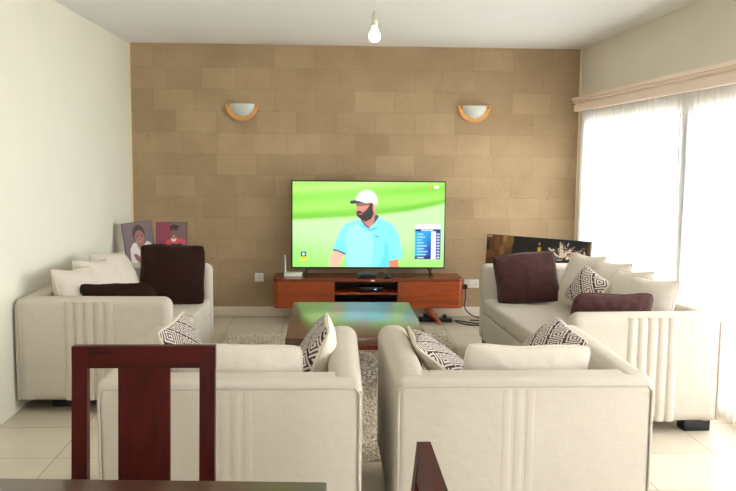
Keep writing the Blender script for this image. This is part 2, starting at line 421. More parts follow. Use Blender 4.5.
def curtain(y0, y1, label, seed, dense_lo, dense_hi):
    n, k = int(190 * (y1 - y0)), 26
    rnd = random.Random(seed); ph = [rnd.uniform(0, 6.28) for _ in range(4)]
    V, F = [], []
    for j in range(k + 1):
        z = 2.085 - (2.085 - .012) * j / k
        for i in range(n + 1):
            t = i / n; y = y0 + (y1 - y0) * t
            # folds gather at the meeting edge
            edge = math.exp(-((y - dense_lo) / .18) ** 2) + math.exp(-((y - dense_hi) / .18) ** 2)
            amp = (.012 + .006 * math.sin(2.1 * y + ph[0])) * (.6 + .5 * j / k) * (1 + .5 * edge)
            x = XR - .045 + amp * math.sin(2 * math.pi * y / .085 + .8 * math.sin(3.1 * y + ph[1]) + .25 * math.sin(z * 2 + ph[2])) + .006 * math.sin(2 * math.pi * y / .031 + ph[3]) * (1 - j / k)
            V.append((x, y + .01 * math.sin(z * 3 + y * 9), z))
    for j in range(k):
        for i in range(n):
            a = j * (n + 1) + i; F.append((a, a + 1, a + n + 2, a + n + 1))
    me = bpy.data.meshes.new('sheer_curtain'); me.from_pydata(V, [], F); me.polygons.foreach_set('use_smooth', [True] * len(F))
    return tag(link('sheer_curtain', me, M['sheer']), label, 'curtain', 'sheer curtains at the window')
curtain(5.76, 8.02, 'white sheer curtain hanging at the far half of the window, nearest the stone wall', 3, 5.76, 8.1)
curtain(0.98, 5.74, 'white sheer curtain hanging at the near half of the window behind the pleated sofa arm', 5, 5.74, -9)

# ------------------------------------------------------------------ sofas
def arc_pleats(x0, x1, z0, z1, y, n, depth, axis='x', sgn=1):
    """row of soft vertical half-round pleats standing on a flat face"""
    m = MB(); w = (x1 - x0) / n
    for i in range(n):
        a0 = x0 + i * w; pts = []
        for k in range(9):
            th = math.pi * k / 8
            pts.append((a0 + w / 2 - w * .47 * math.cos(th), y + sgn * depth * math.sin(th)))
        A = [m.bm.verts.new((p[0], p[1], z0) if axis == 'x' else (p[1], p[0], z0)) for p in pts]
        B = [m.bm.verts.new((p[0], p[1], z1) if axis == 'x' else (p[1], p[0], z1)) for p in pts]
        for k in range(8): m.bm.faces.new((A[k], A[k + 1], B[k + 1], B[k]))
        m.bm.faces.new(A[::-1]); m.bm.faces.new(B); m.bm.faces.new((A[0], B[0], B[-1], A[-1]))
    return m

def seat_furniture(name, label, cat, L, D, loc, rotz, arm=.135, back=.15, seat_n=2, pleat=None, group=None, back_pleat=None, foot_in=.05, Z1=.70, seat=.405, Z0=.075, foot_d=.06, flare=.0):
    """low sofa, arms as high as the back. local: length along X, front at -Y, floor at z=0"""
    t = thing(name, label, cat, loc, rotz, group)
    hx, hy = L / 2, D / 2
    for sgn in (-1, 1):
        x0, x1 = sorted((sgn * hx, sgn * (hx - arm)))
        a = MB(); vs = a.box(x0, x1, -hy, hy - .004, Z0, Z1, bev=.055, seg=6)
        for v in vs:                                   # the arm pads swell a little towards the front
            k = (hy - v.co.y) / D
            if v.co.x * sgn > hx - arm / 2: v.co.x += sgn * flare * k * math.sin(math.pi * min(1, max(0, (v.co.z - Z0) / (Z1 - Z0) * .9 + .05)))
            if v.co.z > Z1 - .05: v.co.z += .008 * math.sin(math.pi * k)
        ao = a.done('arm', M['cream'], t)
        if pleat and (pleat == 'both' or pleat == sgn):
            p = arc_pleats(-.125, .175, Z0 + .012, Z1 - .02, sgn * (hx - .006), 5, .016, axis='y', sgn=sgn)
            p.done('pleated_panel', M['cream'], ao)
        if pleat:
            p = arc_pleats(-.30, .22, seat + .03, Z1 - .03, sgn * (hx - arm + .006), 8, .012, axis='y', sgn=-sgn)
            p.done('pleated_panel', M['cream'], ao)
        pp = MB(); px_ = sgn * (hx - .003)
        path = [(px_ - sgn * .006, hy - .008, Z0 + .01), (px_ - sgn * .006, hy - .008, Z1 - .055)]
        pp.tube(path, .0055, 8); pp.done('piping', M['cream_piping'], ao)
    b = MB(); vs = b.box(-hx + .006, hx - .006, hy - back, hy, Z0, Z1 - .006, bev=.03, seg=4)
    bo = b.done('backrest', M['cream'], t)
    pp = MB(); zt = Z1 - .042
    path = [(-hx + .012, hy - .001, Z0 + .01), (-hx + .012, hy - .001, zt - .02), (-hx + .03, hy - .001, zt), (0, hy + .001, zt + .002), (hx - .03, hy - .001, zt), (hx - .012, hy - .001, zt - .02), (hx - .012, hy - .001, Z0 + .01)]
    pp.tube(path, .005, 8); pp.done('piping', M['cream_piping'], bo)
    if back_pleat:
        p = arc_pleats(back_pleat[0], back_pleat[1], Z0 + .02, zt - .01, hy - .002, 3, .0035, axis='x', sgn=1); p.done('pleated_panel', M['cream'], bo)
    s = MB(); s.box(-hx + arm - .01, hx - arm + .01, -hy + .012, hy - back + .01, Z0, seat - .131, bev=.02, seg=3); s.done('seat_base', M['cream'], t)
    w = (L - 2 * arm - .004) / seat_n
    for i in range(seat_n):
        x0 = -hx + arm + .002 + i * w
        c = MB(); vs = c.box(x0 + .001, x0 + w - .001, -hy + .004, hy - back - .002, seat - .13, seat, bev=.032, seg=4)
        for v in vs:
            if v.co.z > seat - .025:
                u = (v.co.x - x0) / w * 2 - 1; q = v.co.y / hy
                v.co.z += .012 * (1 - u * u) * (1 - q * q)
        c.done('seat_cushion', M['cream'], t)
    for sx in (-1, 1):
        for sy_ in (-1, 1):
            xa = sx * (hx - foot_in); xb = sx * (hx - foot_in - .1); ya = sy_ * (hy - foot_d); yb = sy_ * (hy - foot_d - .16)
            f = MB(); f.box(min(xa, xb), max(xa, xb), min(ya, yb), max(ya, yb), 0, Z0 + .004, bev=.006, seg=2); f.done('foot', M['foot'], t)
    return t

sofa_l = seat_furniture('sofa', 'cream low-armed sofa along the left wall', 'sofa', 1.75, .93, (XL + .02 + .478, 5.07 + .872, 0), math.pi / 2 - .016, seat_n=2, back=.105, pleat='both', Z1=.712, seat=.44, foot_in=.14, foot_d=.16)
sofa_r = seat_furniture('sofa', 'cream low-armed sofa with pleated arm along the curtained window', 'sofa', 2.32, .885, (1.322 + .442, 4.61 + 1.16, 0), -math.pi / 2 + .05, seat_n=1, back=.11, pleat='both', Z1=.703, seat=.425, foot_in=.04, Z0=.066, foot_d=.025)
arm_l = seat_furniture('armchair', 'cream armchair seen from behind the dining chair, left of the pair', 'armchair', 1.02, 1.05, (-.373, 3.165 + .525, 0), math.pi, seat_n=1, Z1=.728, flare=.03, back_pleat=(-.09, .05), group='armchairs facing the television')
arm_r = seat_furniture('armchair', 'cream armchair seen from behind, right of the pair, in front of the window sofa', 'armchair', 1.03, 1.05, (.782, 3.185 + .525, 0), math.pi, seat_n=1, Z1=.728, flare=.03, back_pleat=(-.04, .1), group='armchairs facing the television')

# ------------------------------------------------------------------ cushions
KEY = ["11111111111.",
       "1.........1.",
       "1.1111111.1.",
       "1.1.....1.1.",
       "1.1.111.1.1.",
       "1.1.1.1.1.1.",
       "1.1.1...1.1.",
       "1.1.11111.1.",
       "1.1.......1.",
       "1.111111111.",
       "1...........",
       "11111111111."]
KEY = np.array([[c == '1' for c in r] for r in KEY])

def frame_from(center, normal, up):
    f = -Vector(normal).normalized()                   # local +Y points away from the front
    z = Vector(up); z = (z - f * z.dot(f)).normalized(); x = f.cross(z)
    mm = Matrix((x, f, z)).transposed().to_4x4(); mm.translation = Vector(center); return mm

def cushion(name, label, cat, w, h, t, center, normal, up, mat, N=30, seed=1, pinch=.07, wr=.012, pattern=False, group=None, droop=0.0, slump=0.0, corner=.05):
    V, F, Cc = [], [], []
    off = Vector((seed * 3.7, seed * 1.3, seed * 5.1))
    lin_c = lin(226, 217, 203)[:3]; dark = lin(60, 48, 52)[:3]; light = lin(218, 208, 200)[:3]
    for side in (-1, 1):
        for j in range(N + 1):
            for i in range(N + 1):
                u = -math.cos(math.pi * i / N) * .55 + (2 * i / N - 1) * .45; v = -math.cos(math.pi * j / N) * .55 + (2 * j / N - 1) * .45
                x = w / 2 * u * (1 - pinch * (1 - v * v) - corner * abs(v) ** 7); z = h / 2 * v * (1 - pinch * (1 - u * u) - corner * abs(u) ** 7)
                pr = max(0.0, (1 - abs(u) ** 2.2) * (1 - abs(v) ** 2.2)) ** .5
                pr *= 1 - .14 * v                              # filling settles to the bottom
                y = side * t / 2 * pr
                q = Vector((x, y, z)) * 5 + off
                rim = min(1.0, pr * 2)
                y += side * wr * rim * noise.noise(q) + .5 * wr * noise.noise(q * .5)
                # fold lines running in from the corners
                y -= side * wr * .8 * rim * abs(math.sin(7 * math.atan2(z, x) + seed)) * (u * u + v * v) * .5
                x += wr * .7 * noise.noise(q * .9 + Vector((9, 0, 0))); z += wr * .7 * noise.noise(q * .9 + Vector((0, 9, 0)))
                z -= droop * (1 - u * u) * max(0, v); y += slump * (v * v)
                V.append((x, y, z))
                if pattern:
                    if side < 0 and max(abs(u), abs(v)) < .985:
                        a = math.radians(38); su = (u * math.cos(a) - v * math.sin(a)) * w / 2; sv = (u * math.sin(a) + v * math.cos(a)) * h / 2
                        cell = .0078; ky = int(math.floor(sv / cell)); kx = int(math.floor(su / cell)) + (ky // 12) * 5
                        Cc.append(dark if KEY[ky % 12][kx % 12] else light)
                    else: Cc.append(lin_c)
    n1 = (N + 1) * (N + 1)
    for s_ in (0, 1):
        for j in range(N):
            for i in range(N):
                a = s_ * n1 + j * (N + 1) + i; q = (a, a + 1, a + N + 2, a + N + 1)
                F.append(q if s_ == 0 else q[::-1])
    bm = bmesh.new(); me = bpy.data.meshes.new(name); me.from_pydata(V, [], F)
    if pattern:
        at = me.color_attributes.new('paint', 'FLOAT_COLOR', 'POINT')
        c = np.ones((len(Cc), 4), np.float32); c[:, :3] = np.array(Cc); at.data.foreach_set('color', c.ravel())
    bm.from_mesh(me); bmesh.ops.remove_doubles(bm, verts=bm.verts, dist=.0004); bmesh.ops.recalc_face_normals(bm, faces=bm.faces); bm.to_mesh(me); bm.free()
    me.polygons.foreach_set('use_smooth', [True] * len(me.polygons))
    o = link(name, me, mat); o.matrix_world = frame_from(center, normal, up)
    tag(o, label, cat, group)
    # seam cord round the rim
    pm = MB(); path = []
    for k in range(64):
        e, fct = divmod(k, 16); s_ = -1 + 2 * fct / 16
        u, v = [(s_, -1), (1, s_), (-s_, 1), (-1, -s_)][e]
        x = w / 2 * u * (1 - pinch * (1 - v * v) - corner * abs(v) ** 7); z = h / 2 * v * (1 - pinch * (1 - u * u) - corner * abs(u) ** 7)
        q = Vector((x, 0, z)) * 5 + off
        z -= droop * (1 - u * u) * max(0, v)
        path.append((x + wr * .7 * noise.noise(q * .9 + Vector((9, 0, 0))), .5 * wr * noise.noise(q * .5) + slump * (v * v), z + wr * .7 * noise.noise(q * .9 + Vector((0, 9, 0)))))
    pm.tube(path, .0045, 6, closed=True)
    pm.done('seam', M['cushion'] if mat in (M['cushion'], M['keycloth']) else mat, o)
    return o

xl = XL + .16
for x, y, yw, lab in ((xl + .155, 5.43, -.3, 'cream cushion against the left wall, nearest the camera of three'), (xl + .16, 5.85, -.3, 'cream cushion against the left wall, middle of three'), (xl + .165, 6.26, -.32, 'cream cushion against the left wall, farthest of three, beside the framed portraits')):
    cushion('back_cushion', lab, 'cushion', .44, .43, .25, (x, y, .44 + .215), (1, yw, .42), (-.42, .2, 1), M['cushion'], seed=int(y * 10), droop=.015, pinch=.05)
for i, (x, y, z, yw, lab) in enumerate(((1.96, 6.28, .65, -.34, 'large cream cushion on the window sofa beside the plum pillow, farthest of four'), (2.005, 5.86, .645, -.28, 'cream cushion on the window sofa, second from the far end, behind the patterned pillow'),
                               (2.01, 5.46, .64, -.22, 'cream cushion on the window sofa, third from the far end'), (2.0, 5.075, .64, -.35, 'cream cushion on the window sofa, nearest the camera beside the pleated arm'))):
    cushion('back_cushion', lab, 'cushion', .43, .43, .2, (x - .015, y, z), (-1, yw, .40), (.4, .2, 1), M['cushion'], seed=21 + i, droop=.012, pinch=.05)
cushion('throw_pillow', 'dark brown plush pillow standing at the far arm of the left sofa', 'pillow', .49, .46, .17, (-1.195, 6.44, .44 + .223), (.05, -1, .22), (0, .22, 1), M['brown_fur'], seed=31, pinch=.03, wr=.022)
cushion('throw_pillow', 'dark brown plush pillow peeking over the near arm of the left sofa', 'pillow', .47, .39, .16, (-1.315, 5.325, .44 + .175), (.0, .92, .40), (-.03, -.40, .92), M['brown_fur'], seed=36, pinch=.02, wr=.03, droop=.02, corner=.1)
cushion('throw_pillow', 'plum brown plush pillow standing at the far arm of the window sofa', 'pillow', .49, .41, .17, (1.585, 6.58, .425 + .195), (-.12, -1, .25), (-.10, .25, 1), M['plum_fur'], seed=33, pinch=.03, wr=.02)
cushion('throw_pillow', 'plum brown plush pillow peeking over the pleated near arm of the window sofa', 'pillow', .50, .40, .16, (1.69, 4.885, .425 + .19), (-.05, .92, .40), (.04, -.40, .92), M['plum_fur'], seed=34, pinch=.02, wr=.03, droop=.01, corner=.1)
NP = 150
cushion('patterned_pillow', 'small black and white key-patterned pillow propped on the window sofa', 'pillow', .27, .27, .14, (1.775, 5.63, .683), (-.85, -.62, .5), (.55, -.15, 1), M['keycloth'], N=110, seed=41, wr=.008, pattern=True, corner=.08)
cushion('patterned_pillow', 'key-patterned pillow leaning on the left arm of the left armchair above the dining chair', 'pillow', .44, .44, .125, (-.632, 3.80, .405 + .222), (.93, -.10, .36), (-.36, 0, .93), M['keycloth'], N=NP, seed=42, wr=.008, pattern=True)
cushion('patterned_pillow', 'key-patterned pillow with cream back leaning on the right arm of the left armchair', 'pillow', .44, .46, .19, (-.072, 3.78, .405 + .215), (-.94, -.02, .34), (.34, 0, .94), M['keycloth'], N=NP, seed=43, wr=.008, pattern=True)
cushion('patterned_pillow', 'key-patterned pillow slumped on the left arm of the right armchair', 'pillow', .46, .48, .14, (.565, 3.83, .598), (.66, 0, .75), (-.75, 0, .66), M['keycloth'], N=NP, seed=44, wr=.008, pattern=True)
cushion('patterned_pillow', 'key-patterned pillow slumped on the right arm of the right armchair', 'pillow', .45, .46, .16, (1.03, 3.95, .597), (-.68, -.16, .70), (.70, 0, .68), M['keycloth'], N=NP, seed=45, wr=.008, pattern=True, corner=.1)
cushion('back_cushion', 'cream cushion against the back of the left armchair', 'cushion', .53, .39, .2, (-.37, 3.46, .405 + .205), (0, 1, .2), (0, -.2, 1), M['cushion'], seed=51, pinch=.02, wr=.018, corner=.04)
cushion('back_cushion', 'cream cushion against the back of the right armchair', 'cushion', .53, .39, .2, (.845, 3.48, .405 + .2), (0, 1, .2), (.02, -.2, 1), M['cushion'], seed=57, pinch=.02, wr=.018, corner=.04)

# ------------------------------------------------------------------ rug
def rug():
    x0, x1, y0, y1 = -.88, 1.06, 4.22, 7.33
    nx, ny = 190, 300; V, F = [], []
    rnd = random.Random(4)
    for j in range(ny + 1):
        for i in range(nx + 1):
            x = x0 + (x1 - x0) * i / nx; y = y0 + (y1 - y0) * j / ny
            e = min(i, nx - i, j, ny - j)
            z = .004 if e == 0 else .018 + rnd.uniform(-.009, .011)
            wob = .012 * noise.noise(Vector((x * 4, y * 4, 1)))
            V.append((x + wob + rnd.uniform(-.004, .004), y + wob + rnd.uniform(-.004, .004), z))
    for j in range(ny):
        for i in range(nx):
            a = j * (nx + 1) + i; F.append((a, a + 1, a + nx + 2, a + nx + 1))
    me = bpy.data.meshes.new('rug'); me.from_pydata(V, [], F)
    t = NT('grey_shag'); v = t.coord()
    nz = t.n('ShaderNodeTexNoise', Scale=55.0, Detail=4.0); t.l(v, nz.inputs['Vector'])
    t.l(t.ramp(nz.outputs['Fac'], [(.3, lin(158, 147, 131)), (.7, lin(216, 205, 188))]), t.b.inputs['Base Color'])
    t.b.inputs['Roughness'].default_value = 1; t.b.inputs['Specular IOR Level'].default_value = .05
    return tag(link('rug', me, t.m), 'grey shaggy rug under the coffee table', 'rug')
rug()

# ------------------------------------------------------------------ coffee table
ct = thing('coffee_table', 'low polished dark wood coffee table reflecting the television', 'table', (.19, 5.95, .03))
bx('tabletop', M['table_top'], ct, -.46, .46, -.675, .675, .343, .390, bev=.006, seg=2)
bx('apron', M['table_side'], ct, -.42, .42, -.62, .62, .30, .343, bev=.004, seg=2)
for sx in (-1, 1):
    for sy_ in (-1, 1):
        bx('leg', M['table_side'], ct, sx * .385 - .04, sx * .385 + .04, sy_ * .595 - .04, sy_ * .595 + .04, 0, .30, bev=.004, seg=2)

# ------------------------------------------------------------------ television unit
ux0, ux1, uy0, uy1, uz0, uz1 = -.51, 1.28, 7.775, 8.19, .158, .434
ucx = (ux0 + ux1) / 2
tu = thing('television_stand', 'low reddish cherry wood television stand against the stone wall', 'tv stand', (ucx, (uy0 + uy1) / 2, 0))
hw, hd = (ux1 - ux0) / 2, (uy1 - uy0) / 2
def round_front(hw, hd, r):
    pts = []
    for k in range(7):
        a = math.pi + (math.pi / 2) * k / 6; pts.append((-hw + r + r * math.cos(a), -hd + r + r * math.sin(a)))
    for k in range(7):
        a = -math.pi / 2 + (math.pi / 2) * k / 6; pts.append((hw - r + r * math.cos(a), -hd + r + r * math.sin(a)))
    return pts + [(hw, hd), (-hw, hd)]
m = MB(); m.prism(round_front(hw, hd, .05), uz1 - .026, uz1, 'z'); m.done('top_board', M['unit_top'], tu)
m = MB(); m.prism(round_front(hw - .003, hd - .003, .05), uz0, uz0 + .02, 'z'); m.done('base_board', M['unit'], tu)
n0, n1_ = 337.5, 399.0
NX0 = .108 - ucx - .06; NX1 = .622 - ucx + .052
m = MB(); m.box(-hw + .004, -hw + .05, -hd + .045, hd, uz0 + .02, uz1 - .026, bev=.0)
m.box(hw - .05, hw - .004, -hd + .045, hd, uz0 + .02, uz1 - .026); m.box(-hw + .05, hw - .05, hd - .012, hd, uz0 + .02, uz1 - .026)
m.done('carcass', M['unit'], tu, False)
def drawer(xa, xb, left):
    m = MB(); r = .05; pts = []
    if left:
        for k in range(7):
            a = math.pi + (math.pi / 2) * k / 6; pts.append((xa + r + r * math.cos(a), -hd + .004 + r + r * math.sin(a)))
        pts += [(xb, -hd + .004), (xb, -hd + .05), (xa + r, -hd + .055), (xa, -hd + .055)]
    else:
        pts = [(xa, -hd + .05), (xa, -hd + .004)]
        for k in range(7):
            a = -math.pi / 2 + (math.pi / 2) * k / 6; pts.append((xb - r + r * math.cos(a), -hd + .004 + r + r * math.sin(a)))
        pts += [(xb, -hd + .055)]
    m.prism(pts, uz0 + .021, uz1 - .0275, 'z'); return m.done('drawer', M['unit'], tu)
drawer(-hw + .004, NX0, True); drawer(NX1, hw - .004, False)
bx('divider', M['unit'], tu, NX0 + .001, NX0 + .016, -hd + .01, hd - .013, uz0 + .021, uz1 - .027)
bx('divider', M['unit'], tu, NX1 - .016, NX1 - .001, -hd + .01, hd - .013, uz0 + .021, uz1 - .027)
bx('niche_back', M['unit_dark'], tu, NX0 + .017, NX1 - .017, hd - .02, hd - .0125, uz0 + .021, uz1 - .027)
SHZ = .285
bx('shelf', M['unit'], tu, NX0 + .017, NX1 - .017, -hd + .02, hd - .021, SHZ, SHZ + .018)
bx('sticker', M['white_plastic'], tu, .02, .055, -hd - .0008, -hd + .002, uz1 - .02, uz1 - .006)
for sx in (-1, 1):
    for sy_ in (-1, 1):
        m = MB(); tx, ty = sx * (hw - .34), sy_ * (hd - .07); bx_, by_ = sx * (hw - .21), sy_ * (hd - .02)
        m.tube([(tx, ty, uz0 + .002), (bx_, by_, 0.0)], [.032, .017], 10); m.done('leg', M['unit'], tu)
        for_leg = None

# ------------------------------------------------------------------ television
TVW, TVH = 1.478, .845
tv = thing('television', 'large flat television on the cherry stand showing a golfer in a white cap', 'television', (.39, 8.03, uz1))
tz = .068
m = MB(); m.box(-TVW / 2, TVW / 2, -.012, .012, tz, tz + TVH, bev=.004, seg=2); m.done('bezel', M['black'], tv)
m = MB(); m.box(-.55, .55, .012, .055, tz + .03, tz + .5, bev=.02, seg=2); m.done('rear_housing', M['black'], tv)
for sx in (-1, 1):
    m = MB(); x0 = sx * (TVW / 2 - .14)
    m.tube([(x0 - sx * .02, 0, tz + .01), (x0 + sx * .015, -.085, .006)], [.011, .009], 8)
    m.tube([(x0 - sx * .02, 0, tz + .01), (x0 + sx * .015, .085, .006)], [.011, .009], 8)
    m.done('foot', M['black'], tv)

def tv_image():
    P = Paint(330, 186, 293, 182, 445.3, 268.3, 2)
    P.C[:] = P.c((150, 226, 82))
    X, Y = P.X, P.Y
    for k, (d, col, a) in enumerate(((8, (176, 236, 110), .8), (17, (128, 214, 54), .7), (27, (164, 232, 96), .7), (34, (118, 206, 44), .55))):
        yy = 182 + d - (X - 293) * .07; P.fill(np.exp(-((Y - yy) / 3.5) ** 2), col, a)
    bd = np.interp(X, [293, 330, 370, 410, 446], [221, 219, 216.5, 211.6, 203.5])
    f = 1 / (1 + np.exp(-(Y - bd) / .5)); P.fill(f, (196, 242, 172))
    P.fill(np.exp(-((Y - bd + 3) / 2.6) ** 2) * (1 - f), (112, 196, 52), .7)
    P.fill(f * np.clip((Y - 238) / 34, 0, 1), (158, 236, 112))
    P.fill(f * np.clip((330 - X) / 40, 0, 1) * np.clip((Y - 232) / 20, 0, 1), (140, 232, 96), .6)
    o, k = (330, 186), 1 / 5.85
    sh = [(165, 200), (190, 205), (215, 245), (235, 250), (275, 185), (310, 195), (370, 230), (400, 275), (415, 330), (432, 420), (380, 438), (350, 440), (352, 490), (100, 490), (98, 405), (60, 385), (22, 375), (45, 310), (70, 250), (100, 220)]
    P.poly([(0, 430), (25, 380), (92, 402), (70, 440), (48, 490), (0, 490)], (242, 190, 164), o, k)
    P.poly([(346, 436), (402, 428), (410, 490), (355, 490)], (222, 138, 108), o, k)
    P.poly(sh, (132, 238, 250), o, k)
    P.poly([(150, 225), (200, 240), (235, 262), (260, 330), (250, 480), (110, 480), (105, 380), (90, 330), (110, 250)], (168, 236, 255), o, k, .75)
    P.poly([(320, 320), (345, 340), (352, 440), (350, 480), (290, 480), (320, 400)], (84, 206, 236), o, k, .6)
    P.poly([(45, 320), (100, 330), (98, 400), (30, 374)], (120, 226, 246), o, k, .8)
    P.line([(24, 377), (60, 387), (92, 403)], 8, (44, 58, 92), o, k)
    P.poly([(186, 196), (250, 160), (270, 165), (275, 188), (262, 218), (232, 250), (206, 230)], (206, 130, 110), o, k)
    P.poly([(266, 172), (282, 172), (288, 184), (272, 206), (252, 232), (262, 206)], (46, 62, 96), o, k)
    P.line([(186, 202), (206, 228), (228, 248)], 8, (52, 74, 110), o, k)
    P.poly([(178, 225), (200, 230), (222, 258), (240, 250), (280, 238), (286, 250), (240, 268), (215, 262), (190, 244)], (96, 204, 232), o, k, .9)
    P.poly([(155, 108), (200, 98), (240, 98), (262, 112), (270, 125), (265, 155), (245, 185), (215, 200), (180, 195), (165, 180), (158, 162), (152, 150), (158, 132)], (214, 138, 122), o, k)
    P.poly([(155, 104), (205, 100), (236, 104), (232, 116), (190, 120), (158, 122)], (120, 62, 58), o, k, .8)
    P.poly([(157, 152), (175, 146), (196, 158), (214, 142), (232, 118), (238, 100), (250, 104), (252, 140), (258, 165), (242, 195), (210, 212), (182, 197), (160, 178)], (40, 24, 26), o, k)
    P.ell(o[0] + 181 * k, o[1] + 166 * k, 13 * k, 5 * k, (178, 96, 92))
    P.ell(o[0] + 262 * k, o[1] + 126 * k, 9 * k, 15 * k, (238, 154, 142))
    P.poly([(236, 94), (256, 102), (252, 118), (244, 134), (238, 112)], (30, 20, 26), o, k)
    P.poly([(150, 95), (155, 66), (175, 40), (205, 26), (240, 28), (268, 50), (281, 80), (279, 108), (264, 110), (240, 98), (205, 101), (165, 99)], (246, 250, 248), o, k)
    P.poly([(215, 60), (240, 36), (268, 54), (280, 82), (276, 104), (240, 94)], (222, 236, 230), o, k, .7)
    P.poly([(117, 101), (121, 90), (145, 85), (204, 98), (166, 104), (130, 107)], (24, 34, 52), o, k)
    P.line([(268, 298), (280, 300), (288, 296)], 5, (60, 120, 150), o, k)
    # scoreboard
    P.rect(415.8, 224.6, 441.6, 229.4, (244, 248, 252)); P.rect(415.8, 229.4, 441.6, 231.6, (20, 54, 130)); P.rect(422, 229.8, 434, 231.1, (210, 224, 244))
    m = ((X >= 415.8) & (X <= 432.2) & (Y >= 231.6) & (Y <= 260)).astype(float)
    P.fill(m, (36, 176, 236)); P.fill(m * np.clip((X - 418) / 14, 0, 1) * np.clip((Y - 228) / 22, 0, 1), (16, 44, 160))
    P.rect(432.2, 231.6, 437, 260, (240, 244, 250)); P.rect(437, 231.6, 441.6, 260, (16, 58, 150))
    for i in range(9):
        y = 234 + i * 2.95; L = [6, 8, 5, 7, 10, 7, 11, 9, 13][i]
        P.rect(418, y, 418 + L, y + .9, (214, 240, 255), .8); P.rect(438, y - .2, 440.6, y + 1.1, (236, 242, 250), .9)
    P.rect(416, 257, 431, 259.8, (10, 20, 90)); P.rect(418, 257.8, 425, 258.8, (230, 240, 255))
    P.poly([(428.4, 188.2), (430.2, 185.4), (432, 185.8), (430.6, 188.6)], (246, 150, 70)); P.rect(434.2, 186.2, 439, 188.2, (244, 252, 244))
    P.poly([(434.2, 186.2), (435.4, 185.2), (436.6, 186.2), (437.8, 185.2), (439, 186.2)], (244, 252, 244))
    P.rect(301.6, 252.6, 306.8, 257.4, (28, 64, 110)); P.ell(304.2, 255, 1.3, 1.6, (236, 244, 250)); P.poly([(300.6, 261.8), (301.4, 258.2), (307.2, 258.2), (308, 261.8)], (232, 214, 40))
    P.blur(2)
    return P.get()
pic = grid_picture('screen', tv_image(), TVW - .022, TVH - .026, M['screen'], tv, -.0128)
pic.location = (0, 0, tz + .015)

# things on and in the stand
rt = thing('router', 'white router with one upright antenna on the left end of the television stand', 'router', (-.33, 7.97, uz1))
bx('body', M['white_plastic'], rt, -.085, .085, -.06, .06, 0, .036, bev=.008, seg=3)
m = MB(); m.tube([(-.074, .035, .03), (-.08, .04, .2)], [.008, .006], 8); m.done('antenna', M['white_plastic'], rt)
for i in range(3): bx('indicator', M['led'], rt, -.03 + .02 * i, -.024 + .02 * i, -.0612, -.058, .016, .02)
sb = thing('set_top_box', 'small black set-top box in front of the television centre', 'box', (.37, 7.885, uz1))
bx('body', M['black'], sb, -.085, .085, -.05, .05, 0.004, .04, bev=.006, seg=2)
for sx in (-1, 1): bx('foot', M['black'], sb, sx * .06 - .01, sx * .06 + .01, -.03, .03, 0, .005)
mo = MB(); mo.lathe([(.001, 0), (.036, 0), (.042, .012), (.034, .027), (.016, .035), (.001, .036)], seg=20)
mo = mo.done('camera_puck', M['black'])
mo.location = (.565, 7.87, uz1); tag(mo, 'small round black gadget on the stand right of the set-top box', 'gadget')
dk = thing('media_player', 'small black media player with a light inside the stand niche', 'media player', (.41, 7.92, SHZ + .018))
bx('body', M['black'], dk, -.11, .11, -.07, .07, 0, .045, bev=.006, seg=2); bx('indicator', M['led'], dk, .03, .05, -.0715, -.069, .02, .026)
c = MB(); c.tube(spline([(.463, 7.89, uz1 + .02), (.5, 7.93, uz1 + .042), (.62, 7.95, uz1 + .012), (.75, 7.93, uz1 + .006), (.9, 7.96, uz1 + .012), (1.0, 8.055, uz1 + .04), (1.02, 8.062, uz1 + .16)], 8), .005, 8)
tag(c.done('cable', M['black']), 'black cable looping along the stand top below the television', 'cable', 'black cables')

# sockets
def socket(label, x, z, w, n, plug=False):
    t = thing('wall_socket', label, 'socket', (x, YB - .0005, z))
    bx('plate', M['white_plastic'], t, -w / 2, w / 2, -.011, 0, -.043, .043, bev=.004, seg=2)
    for i in range(n):
        q = -w / 2 + w * (i + .5) / n
        m = MB(); m.box(q - .003, q + .003, -.0118, -.0105, .008, .018); m.box(q - .014, q - .006, -.0118, -.0105, -.014, -.008); m.box(q + .006, q + .014, -.0118, -.0105, -.014, -.008); m.done('pin_holes', M['black'], t, False)
        bx('switch', M['white_plastic'], t, q - .007, q + .007, -.0135, -.01, .024, .036, bev=.001, seg=1)
    return t
socket('white single wall socket left of the television stand', -.672, .388, .088, 1)
socket('white double wall socket right of the television stand', 1.43, .327, .146, 2)
pl = thing('cable', 'black power cord plugged into the double wall socket, trailing to the floor', 'cable', (0, 0, 0), group='black cables')
bx('plug', M['black'], pl, 1.335, 1.385, YB - .052, YB - .0125, .275, .325, bev=.01, seg=2)
m = MB(); m.tube(spline([(1.36, YB - .045, .275), (1.365, YB - .055, .2), (1.355, YB - .07, .1), (1.42, YB - .13, .03), (1.52, YB - .2, .009), (1.58, 7.86, .008), (1.5, 7.74, .008), (1.36, 7.72, .008), (1.26, 7.82, .009), (1.21, 7.9, .018)], 8), .006, 8); m.done('cable', M['black'], pl)
ps = thing('power_strip', 'black power strip on the floor under the right end of the stand', 'power strip', (1.04, 7.93, 0), -.15)
bx('body', M['black'], ps, -.16, .16, -.03, .03, 0, .038, bev=.006, seg=2)
for i in range(3):
    bx('plug', M['black'], ps, -.12 + .09 * i, -.075 + .09 * i, -.02, .02, .037, .075, bev=.008, seg=2)
m = MB(); m.tube(spline([(1.24, 7.95, .008), (1.32, 7.88, .008), (1.42, 7.8, .008), (1.5, 7.84, .008), (1.47, 7.93, .008), (1.38, 7.97, .008)], 8), .006, 8)
tag(m.done('cable', M['black']), 'black cable coiled on the tiles right of the power strip', 'cable', 'black cables')

